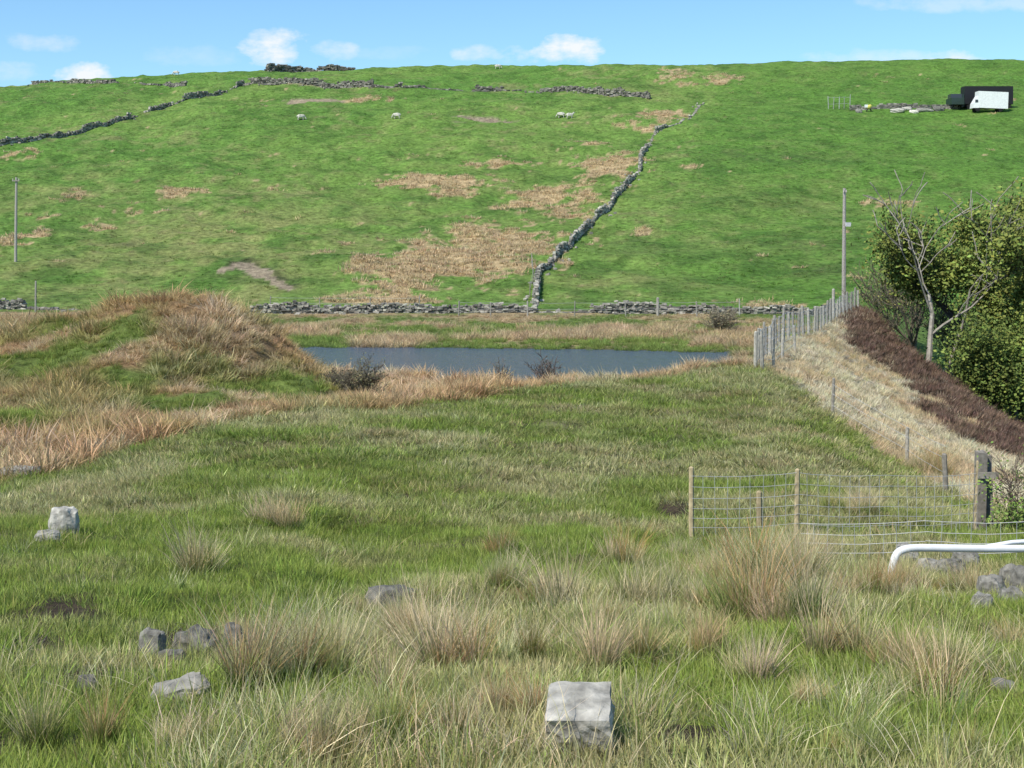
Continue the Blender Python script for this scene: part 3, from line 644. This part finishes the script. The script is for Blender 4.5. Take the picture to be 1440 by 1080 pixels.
mb.add([(X0-2.1,Y0-1,Z0+.6),(X0-2.1,Y0+1,Z0+.6),(X0-2.1,Y0+1,Z0+2.9),(X0-2.1,Y0-1,Z0+2.9),(X0-3.1,Y0-.95,Z0+.6),(X0-3.1,Y0+.95,Z0+.6),(X0-3.0,Y0+.95,Z0+1.4),(X0-3.0,Y0-.95,Z0+1.4)],[(4,7,6,5),(7,3,2,6),(4,0,3,7),(5,6,2,1)])
mb.box((X0-2.5,Y0-.98,Z0+1.8),(.5,.06,.5),mi=2)
for dx in(-2.3,1.7):
    for dy in(-.85,.85): wheel(mb,X0+dx,Y0+dy,Z0+.4,.4,.25,1)
o=mb.obj('body',[M_white,M_tyre,M_glass]);o.parent=e;o.matrix_parent_inverse=inv
X0,Y0=at(1343,251);Z0=H1(X0,Y0)
mb=MB();mb.box((X0,Y0,Z0+1.2),(2.2,3.6,1.2),jit=.04);mb.box((X0,Y0+.2,Z0+2.15),(1.9,2.0,.85),jit=.05,mi=2)
for dx in(-.85,.85):
    for dy in(-1.2,1.2): mb.tube([(X0+dx-.12,Y0+dy,Z0+.38),(X0+dx+.12,Y0+dy,Z0+.38)],.38,12,mi=1)
mb.obj('parked_off_road_car',[M_green,M_tyre,M_glass])
X0,Y0=at(1222,250);Z0=H1(X0,Y0);mb=MB()
mb.tube([(X0-.35,Y0,Z0+.7),(X0-.15,Y0,Z0+.8),(X0+.15,Y0,Z0+.95),(X0+.4,Y0,Z0+1.15)],[.2,.38,.38,.2],12)
for s in(-1,1): mb.tube([(X0+s*.5,Y0-.3,Z0),(X0,Y0,Z0+.9)],.05,6,mi=1);mb.tube([(X0+s*.5,Y0+.3,Z0),(X0,Y0,Z0+.9)],.05,6,mi=1)
mb.box((X0-.5,Y0,Z0+1.0),(.5,.5,.5),mi=2)
mb.obj('cement_mixer',[M_yel,M_tyre,M_white])
for (u,dy,w,h,s,tn) in [(1262,0,2.2,.8,31,1.2),(1275,1,1.6,.6,32,1.3),(1300,0,2.6,.6,33,.9),(1320,.5,1.6,.9,34,.5),(1208,0,1,.8,35,.7),(1285,-.5,1.3,.5,36,1.8)]:
    xx,yy=at(u,249+dy);rock('rubble_pile',xx,yy,w,1.2,h,s,tn,0,.2)

# ------------------------------------------------------------------ sheep
M_wool=simple_mat('wool',(.55,.52,.44),.95,.25,14,.6)
def sheep(u,v,yaw,grazing,s=1.0):
    x,y=hit(u,v,118,320);z=H1(x,y)
    vs=[(0,0,.62),(-.32,0,.66),(-.52,0,.64),(.3,0,.66),(.48,0,.70)]
    ed=[(0,1),(1,2),(0,3),(3,4)];r=[.27,.26,.14,.25,.18]
    def ad(p,pr,rad): vs.append(p);r.append(rad);ed.append((pr,len(vs)-1));return len(vs)-1
    if grazing: n=ad((.66,0,.48),4,.11);h=ad((.78,0,.25),n,.085);h2=ad((.86,0,.10),h,.055)
    else: n=ad((.62,0,.92),4,.11);h=ad((.72,0,1.0),n,.09);h2=ad((.90,0,.94),h,.055)
    for sy in(-1,1): ad((vs[h][0]-.03,sy*.16,vs[h][2]+.06),h,.03)
    for sy in(-1,1):
        a=ad((.34,sy*.14,.42),3,.08);b=ad((.33,sy*.14,.22),a,.042);ad((.35,sy*.14,.0),b,.035)
        a=ad((-.36,sy*.15,.44),1,.10);b=ad((-.44,sy*.15,.24),a,.045);ad((-.40,sy*.15,.0),b,.035)
    ad((-.64,0,.50),2,.04)
    me=bpy.data.meshes.new('sheep');me.from_pydata(vs,ed,[])
    o=bpy.data.objects.new('sheep',me);scene.collection.objects.link(o)
    bpy.ops.object.select_all(action='DESELECT');bpy.context.view_layer.objects.active=o;o.select_set(True)
    bpy.ops.object.modifier_add(type='SKIN')
    for i,d in enumerate(me.skin_vertices[0].data): d.radius=(r[i],r[i]);d.use_root=(i==0)
    ss=o.modifiers.new('sub','SUBSURF');ss.levels=2;ss.render_levels=2
    me.materials.append(M_wool);o.location=(x,y,z);o.rotation_euler=(0,0,yaw);o.scale=(s,s,s)
for a in [(558,167,3.0,True),(423,169,.3,True),(789,166,2.9,True),(801,167,.2,False),(700,97,.1,True),(248,106,3.1,True)]: sheep(*a,s=1.1)

# ------------------------------------------------------------------ trees
def tree(name,x,y,h,spread=.5,depth=4,leaves=0,lcol=(.1,.15,.03),lsize=.16,seed=0,trunk=.2,fork=.35,bark=(.2,.18,.15),up=.5,nch=3,crad=.5,stems=1,zoff=0,minr=.012,gapn=.42,lean=(0,0)):
    rnd=random.Random(seed);mb=MB();tips=[];base=Vector((x,y,H1(x,y)-.2+zoff))
    segs=[]
    def grow(p,d,L,r,dep):
        n=4;pts=[p];q=p.copy();dd=d.copy()
        for i in range(n):
            dd=(dd+Vector((rnd.gauss(0,.15),rnd.gauss(0,.15),rnd.gauss(.03,.08)))).normalized()
            q=q+dd*L/n;pts.append(q.copy())
        rr=[max(minr,r*(1-.5*i/n)) for i in range(n+1)]
        segs.append((pts,rr,dep))
        if dep==0: return
        k=nch+(rnd.random()<.5)
        for i in range(k):
            s=rnd.uniform(fork,1.0) if i else 1.0
            idx=min(n,int(s*n));bp=pts[idx]
            az=rnd.uniform(0,6.283);sp=spread*rnd.uniform(.6,1.4)*(1 if i else .5)
            perp=Vector((math.cos(az),math.sin(az),0));nd=(dd*(1-.3*sp)+perp*sp+Vector((0,0,up*.35))).normalized()
            grow(bp,nd,L*rnd.uniform(.55,.82),rr[idx]*rnd.uniform(.5,.7),dep-1)
    for s in range(stems):
        a=rnd.uniform(0,6.28);d=Vector((.25*math.cos(a)*(stems>1)+lean[0],.25*math.sin(a)*(stems>1)+lean[1],1)).normalized()
        grow(base+Vector((.15*s,.1*s,0)),d,h*.38,trunk,depth)
    # scale so that the finished crown reaches the surveyed height
    top=max(p.z for pts,_,_ in segs for p in pts);f=h/(top-base.z)
    for pts,rr,dep in segs:
        pts=[base+(p-base)*f for p in pts];kk=rnd.uniform(.8,1.2)
        mb.tube(pts,rr,6 if dep>1 else 4,tuple(c*kk for c in bark),0,cap=False)
        if dep<=1: tips.extend(pts[1:])
    if leaves and tips:
        cx=rng.integers(0,len(tips),leaves);T=np.array([tuple(p) for p in tips])[cx]+rng.normal(0,1,(leaves,3))*np.array([crad,crad,crad*.8])
        g=fbm(T[:,0]+seed+T[:,1]*.5,T[:,2]+T[:,1]*.7,1.3,2,seed)
        T=T[g>gapn];cl2=fbm(T[:,0]*1.0+9,T[:,2]+T[:,1],.9,2,seed+3)
        for p,cv in zip(T,cl2):
            p=Vector(p)
            s=lsize*rnd.uniform(.5,1.3);e1=Vector((rnd.gauss(0,1),rnd.gauss(0,1),rnd.gauss(0,1))).normalized();e2=e1.orthogonal().normalized()
            k=rnd.uniform(.65,1.35)*(.5+1.0*float(cv));c0=k*rnd.uniform(.85,1.2);cc=(lcol[0]*c0,lcol[1]*k,lcol[2]*k)
            mb.add([p-e1*s*.5,p+e2*s*.35,p+e1*s*.5,p-e2*s*.35],[(0,1,2,3)],cc,1)
    return mb.obj(name,[M_bark,M_leaf])
DB=(.10,.085,.07)
LC=(.16,.20,.04)
x_,y_=at(1302,82);tree('bare_ash_tree',x_,y_,12.2,.85,4,0,seed=31,trunk=.2,bark=(.30,.27,.22),up=.45,nch=2,fork=.6,stems=1,minr=.028,lean=(.08,0))
x_,y_=at(1318,84);tree('bare_ash_tree',x_,y_,12.4,.9,4,0,seed=36,trunk=.13,bark=(.26,.23,.18),up=.35,nch=2,fork=.7,stems=1,minr=.026,lean=(.2,0))
x_,y_=at(1365,90);tree('sycamore_tree',x_,y_,11.3,.65,4,17000,LC,.26,seed=5,trunk=.22,bark=DB,up=.45,nch=3,crad=.5)
x_,y_=at(1420,86);tree('sycamore_tree',x_,y_,13.2,.7,4,42000,LC,.27,seed=8,trunk=.22,bark=DB,up=.4,nch=3,crad=.75,gapn=.37)
x_,y_=at(1475,80);tree('sycamore_tree',x_,y_,13.0,.7,4,32000,LC,.27,seed=9,trunk=.22,bark=DB,up=.4,nch=3,crad=.75,gapn=.37)
x_,y_=at(1432,75);tree('hawthorn_tree',x_,y_,6.4,.85,3,26000,(.135,.18,.035),.2,seed=10,trunk=.14,bark=DB,up=.2,nch=4,crad=.65,fork=.15,gapn=.36)
x_,y_=at(1395,80);tree('hawthorn_tree',x_,y_,5.0,.85,3,14000,(.12,.17,.035),.2,seed=22,trunk=.1,bark=DB,up=.2,nch=4,crad=.55,fork=.15,gapn=.36)
x_,y_=at(1278,96);tree('hawthorn_tree',x_,y_,9.2,.7,4,4200,(.21,.21,.07),.13,seed=14,trunk=.12,bark=(.16,.14,.10),up=.4,nch=3,crad=.35,stems=4,fork=.2,minr=.016)
x_,y_=at(1248,100);tree('hawthorn_tree',x_,y_,6.8,.7,4,2200,(.21,.21,.07),.13,seed=15,trunk=.1,bark=(.16,.14,.10),up=.4,nch=3,crad=.35,stems=3,fork=.2,minr=.016)
x_,y_=at(1330,92);tree('hawthorn_tree',x_,y_,6.0,.7,4,3500,(.16,.19,.05),.15,seed=25,trunk=.1,bark=(.14,.12,.09),up=.4,nch=3,crad=.4,stems=3,fork=.2,minr=.016)
x_,y_=at(495,47);tree('willow_bush',x_,y_,1.7,.9,4,900,(.18,.18,.08),.07,seed=16,trunk=.03,bark=(.15,.13,.09),up=.15,nch=4,crad=.15,stems=4,fork=.1,minr=.006)
x_,y_=at(470,48);tree('willow_bush',x_,y_,1.3,.9,4,500,(.18,.18,.08),.07,seed=17,trunk=.03,bark=(.15,.13,.09),up=.15,nch=4,crad=.15,stems=3,fork=.1,minr=.006)
x_,y_=at(758,56);tree('bare_bush',x_,y_,2.2,1.0,3,300,(.15,.13,.07),.06,seed=18,trunk=.035,bark=(.13,.10,.08),up=.25,nch=4,crad=.12,stems=4,fork=.25,minr=.010)
x_,y_=at(705,62);tree('bare_bush',x_,y_,1.7,1.0,3,150,(.15,.13,.07),.06,seed=19,trunk=.03,bark=(.15,.12,.09),up=.2,nch=3,crad=.1,stems=3,fork=.2,minr=.008)
x_,y_=at(1010,98);tree('willow_bush',x_,y_,2.4,.9,4,1200,(.24,.22,.12),.12,seed=20,trunk=.04,bark=(.24,.21,.15),up=.15,nch=4,crad=.25,stems=4,fork=.1,minr=.01)
x_,y_=at(1420,22.5);tree('hawthorn_bush',x_,y_,1.6,.8,4,5200,(.17,.25,.05),.055,seed=21,trunk=.03,bark=(.16,.12,.09),up=.35,nch=3,crad=.11,stems=3,fork=.15,minr=.004,gapn=.3)

# ------------------------------------------------------------------ sun, sky
sun_to=Vector((-.55,-.62,1.0)).normalized();elev=math.asin(sun_to.z);az=math.atan2(sun_to.x,sun_to.y)
sl=bpy.data.lights.new('sun','SUN');sl.energy=5.0;sl.angle=math.radians(.5);sl.color=(1,.95,.86)
so=bpy.data.objects.new('sun',sl);scene.collection.objects.link(so);so.rotation_euler=sun_to.to_track_quat('Z','Y').to_euler()
w=bpy.data.worlds.new('World');scene.world=w;w.use_nodes=True;t=w.node_tree;t.nodes.clear()
out=N(t,'ShaderNodeOutputWorld');bg=N(t,'ShaderNodeBackground');bg.inputs[1].default_value=.14
sk=N(t,'ShaderNodeTexSky');sk.sky_type='NISHITA';sk.sun_disc=False;sk.sun_elevation=elev;sk.sun_rotation=az%(2*math.pi);sk.altitude=300;sk.air_density=1.0;sk.dust_density=.3;sk.ozone_density=3.0
tc=N(t,'ShaderNodeTexCoord');sp=N(t,'ShaderNodeSeparateXYZ');t.links.new(tc.outputs['Generated'],sp.inputs[0])
def MA(op,a,b=None,c=None,clamp=False):
    n=N(t,'ShaderNodeMath',operation=op);n.use_clamp=clamp
    for i,v in enumerate((a,b,c)):
        if v is None: continue
        if isinstance(v,(int,float)): n.inputs[i].default_value=v
        else: t.links.new(v,n.inputs[i])
    return n.outputs[0]
yy=MA('MAXIMUM',sp.outputs[1],.05);tx=MA('DIVIDE',sp.outputs[0],yy);tz=MA('DIVIDE',sp.outputs[2],yy)
cb=N(t,'ShaderNodeCombineXYZ');t.links.new(tx,cb.inputs[0]);t.links.new(MA('MULTIPLY',tz,1.7),cb.inputs[1])
nzz=N(t,'ShaderNodeTexNoise');nzz.inputs['Scale'].default_value=38;nzz.inputs['Detail'].default_value=8;nzz.inputs['Roughness'].default_value=.6;t.links.new(cb.outputs[0],nzz.inputs['Vector'])
tot=None
for (u,v,ru,rv,s) in [(122,106,50,17,1),(385,68,52,24,.95),(465,70,36,14,.5),(370,50,25,12,.7),(60,58,50,14,.35),(800,70,52,22,1),(690,74,55,13,.6),(1340,84,50,13,.8),(1240,84,110,14,.4),(280,78,80,14,.2),(1350,5,150,12,.35),(20,100,50,14,.3),(560,75,60,10,.15)]:
    a=MA('MULTIPLY',MA('SUBTRACT',tx,(u-CU)/F),F/ru);b_=MA('MULTIPLY',MA('SUBTRACT',tz,(HV-v)/F),F/rv)
    d=MA('ADD',MA('MULTIPLY',a,a),MA('MULTIPLY',b_,b_))
    f=MA('MULTIPLY',MA('SUBTRACT',1.25,d),.8)
    f=MA('ADD',f,MA('MULTIPLY',MA('SUBTRACT',nzz.outputs[0],.52),4.2))
    f=MA('MULTIPLY',f,s*.8,clamp=True);f=MA('MINIMUM',f,s*.95)
    f=MA('MULTIPLY',f,MA('SUBTRACT',2.2,d,clamp=True))
    tot=f if tot is None else MA('MAXIMUM',tot,f)
front=MA('GREATER_THAN',sp.outputs[1],.1);tot=MA('MULTIPLY',tot,front,clamp=True)
tint=N(t,'ShaderNodeMix',data_type='RGBA',blend_type='MULTIPLY');tint.inputs[0].default_value=1;t.links.new(sk.outputs[0],tint.inputs[6]);tint.inputs[7].default_value=(.84,1.08,1.2,1)
mx=N(t,'ShaderNodeMix',data_type='RGBA');t.links.new(tot,mx.inputs[0]);t.links.new(tint.outputs[2],mx.inputs[6]);mx.inputs[7].default_value=(6.8,7.0,7.2,1)
t.links.new(mx.outputs[2],bg.inputs[0]);t.links.new(bg.outputs[0],out.inputs[0])

# ------------------------------------------------------------------ camera
cam=bpy.data.cameras.new('camera');cam.sensor_width=36;cam.lens=F/1440*36;cam.shift_y=-(540-HV)/1440;cam.clip_start=.1;cam.clip_end=6000
co=bpy.data.objects.new('camera',cam);scene.collection.objects.link(co);co.location=(0,0,0);co.rotation_euler=(math.radians(90),0,0);scene.camera=co
scene.view_settings.view_transform='Standard';scene.view_settings.look='None';scene.view_settings.exposure=0
print('DONE',len(bpy.data.objects))
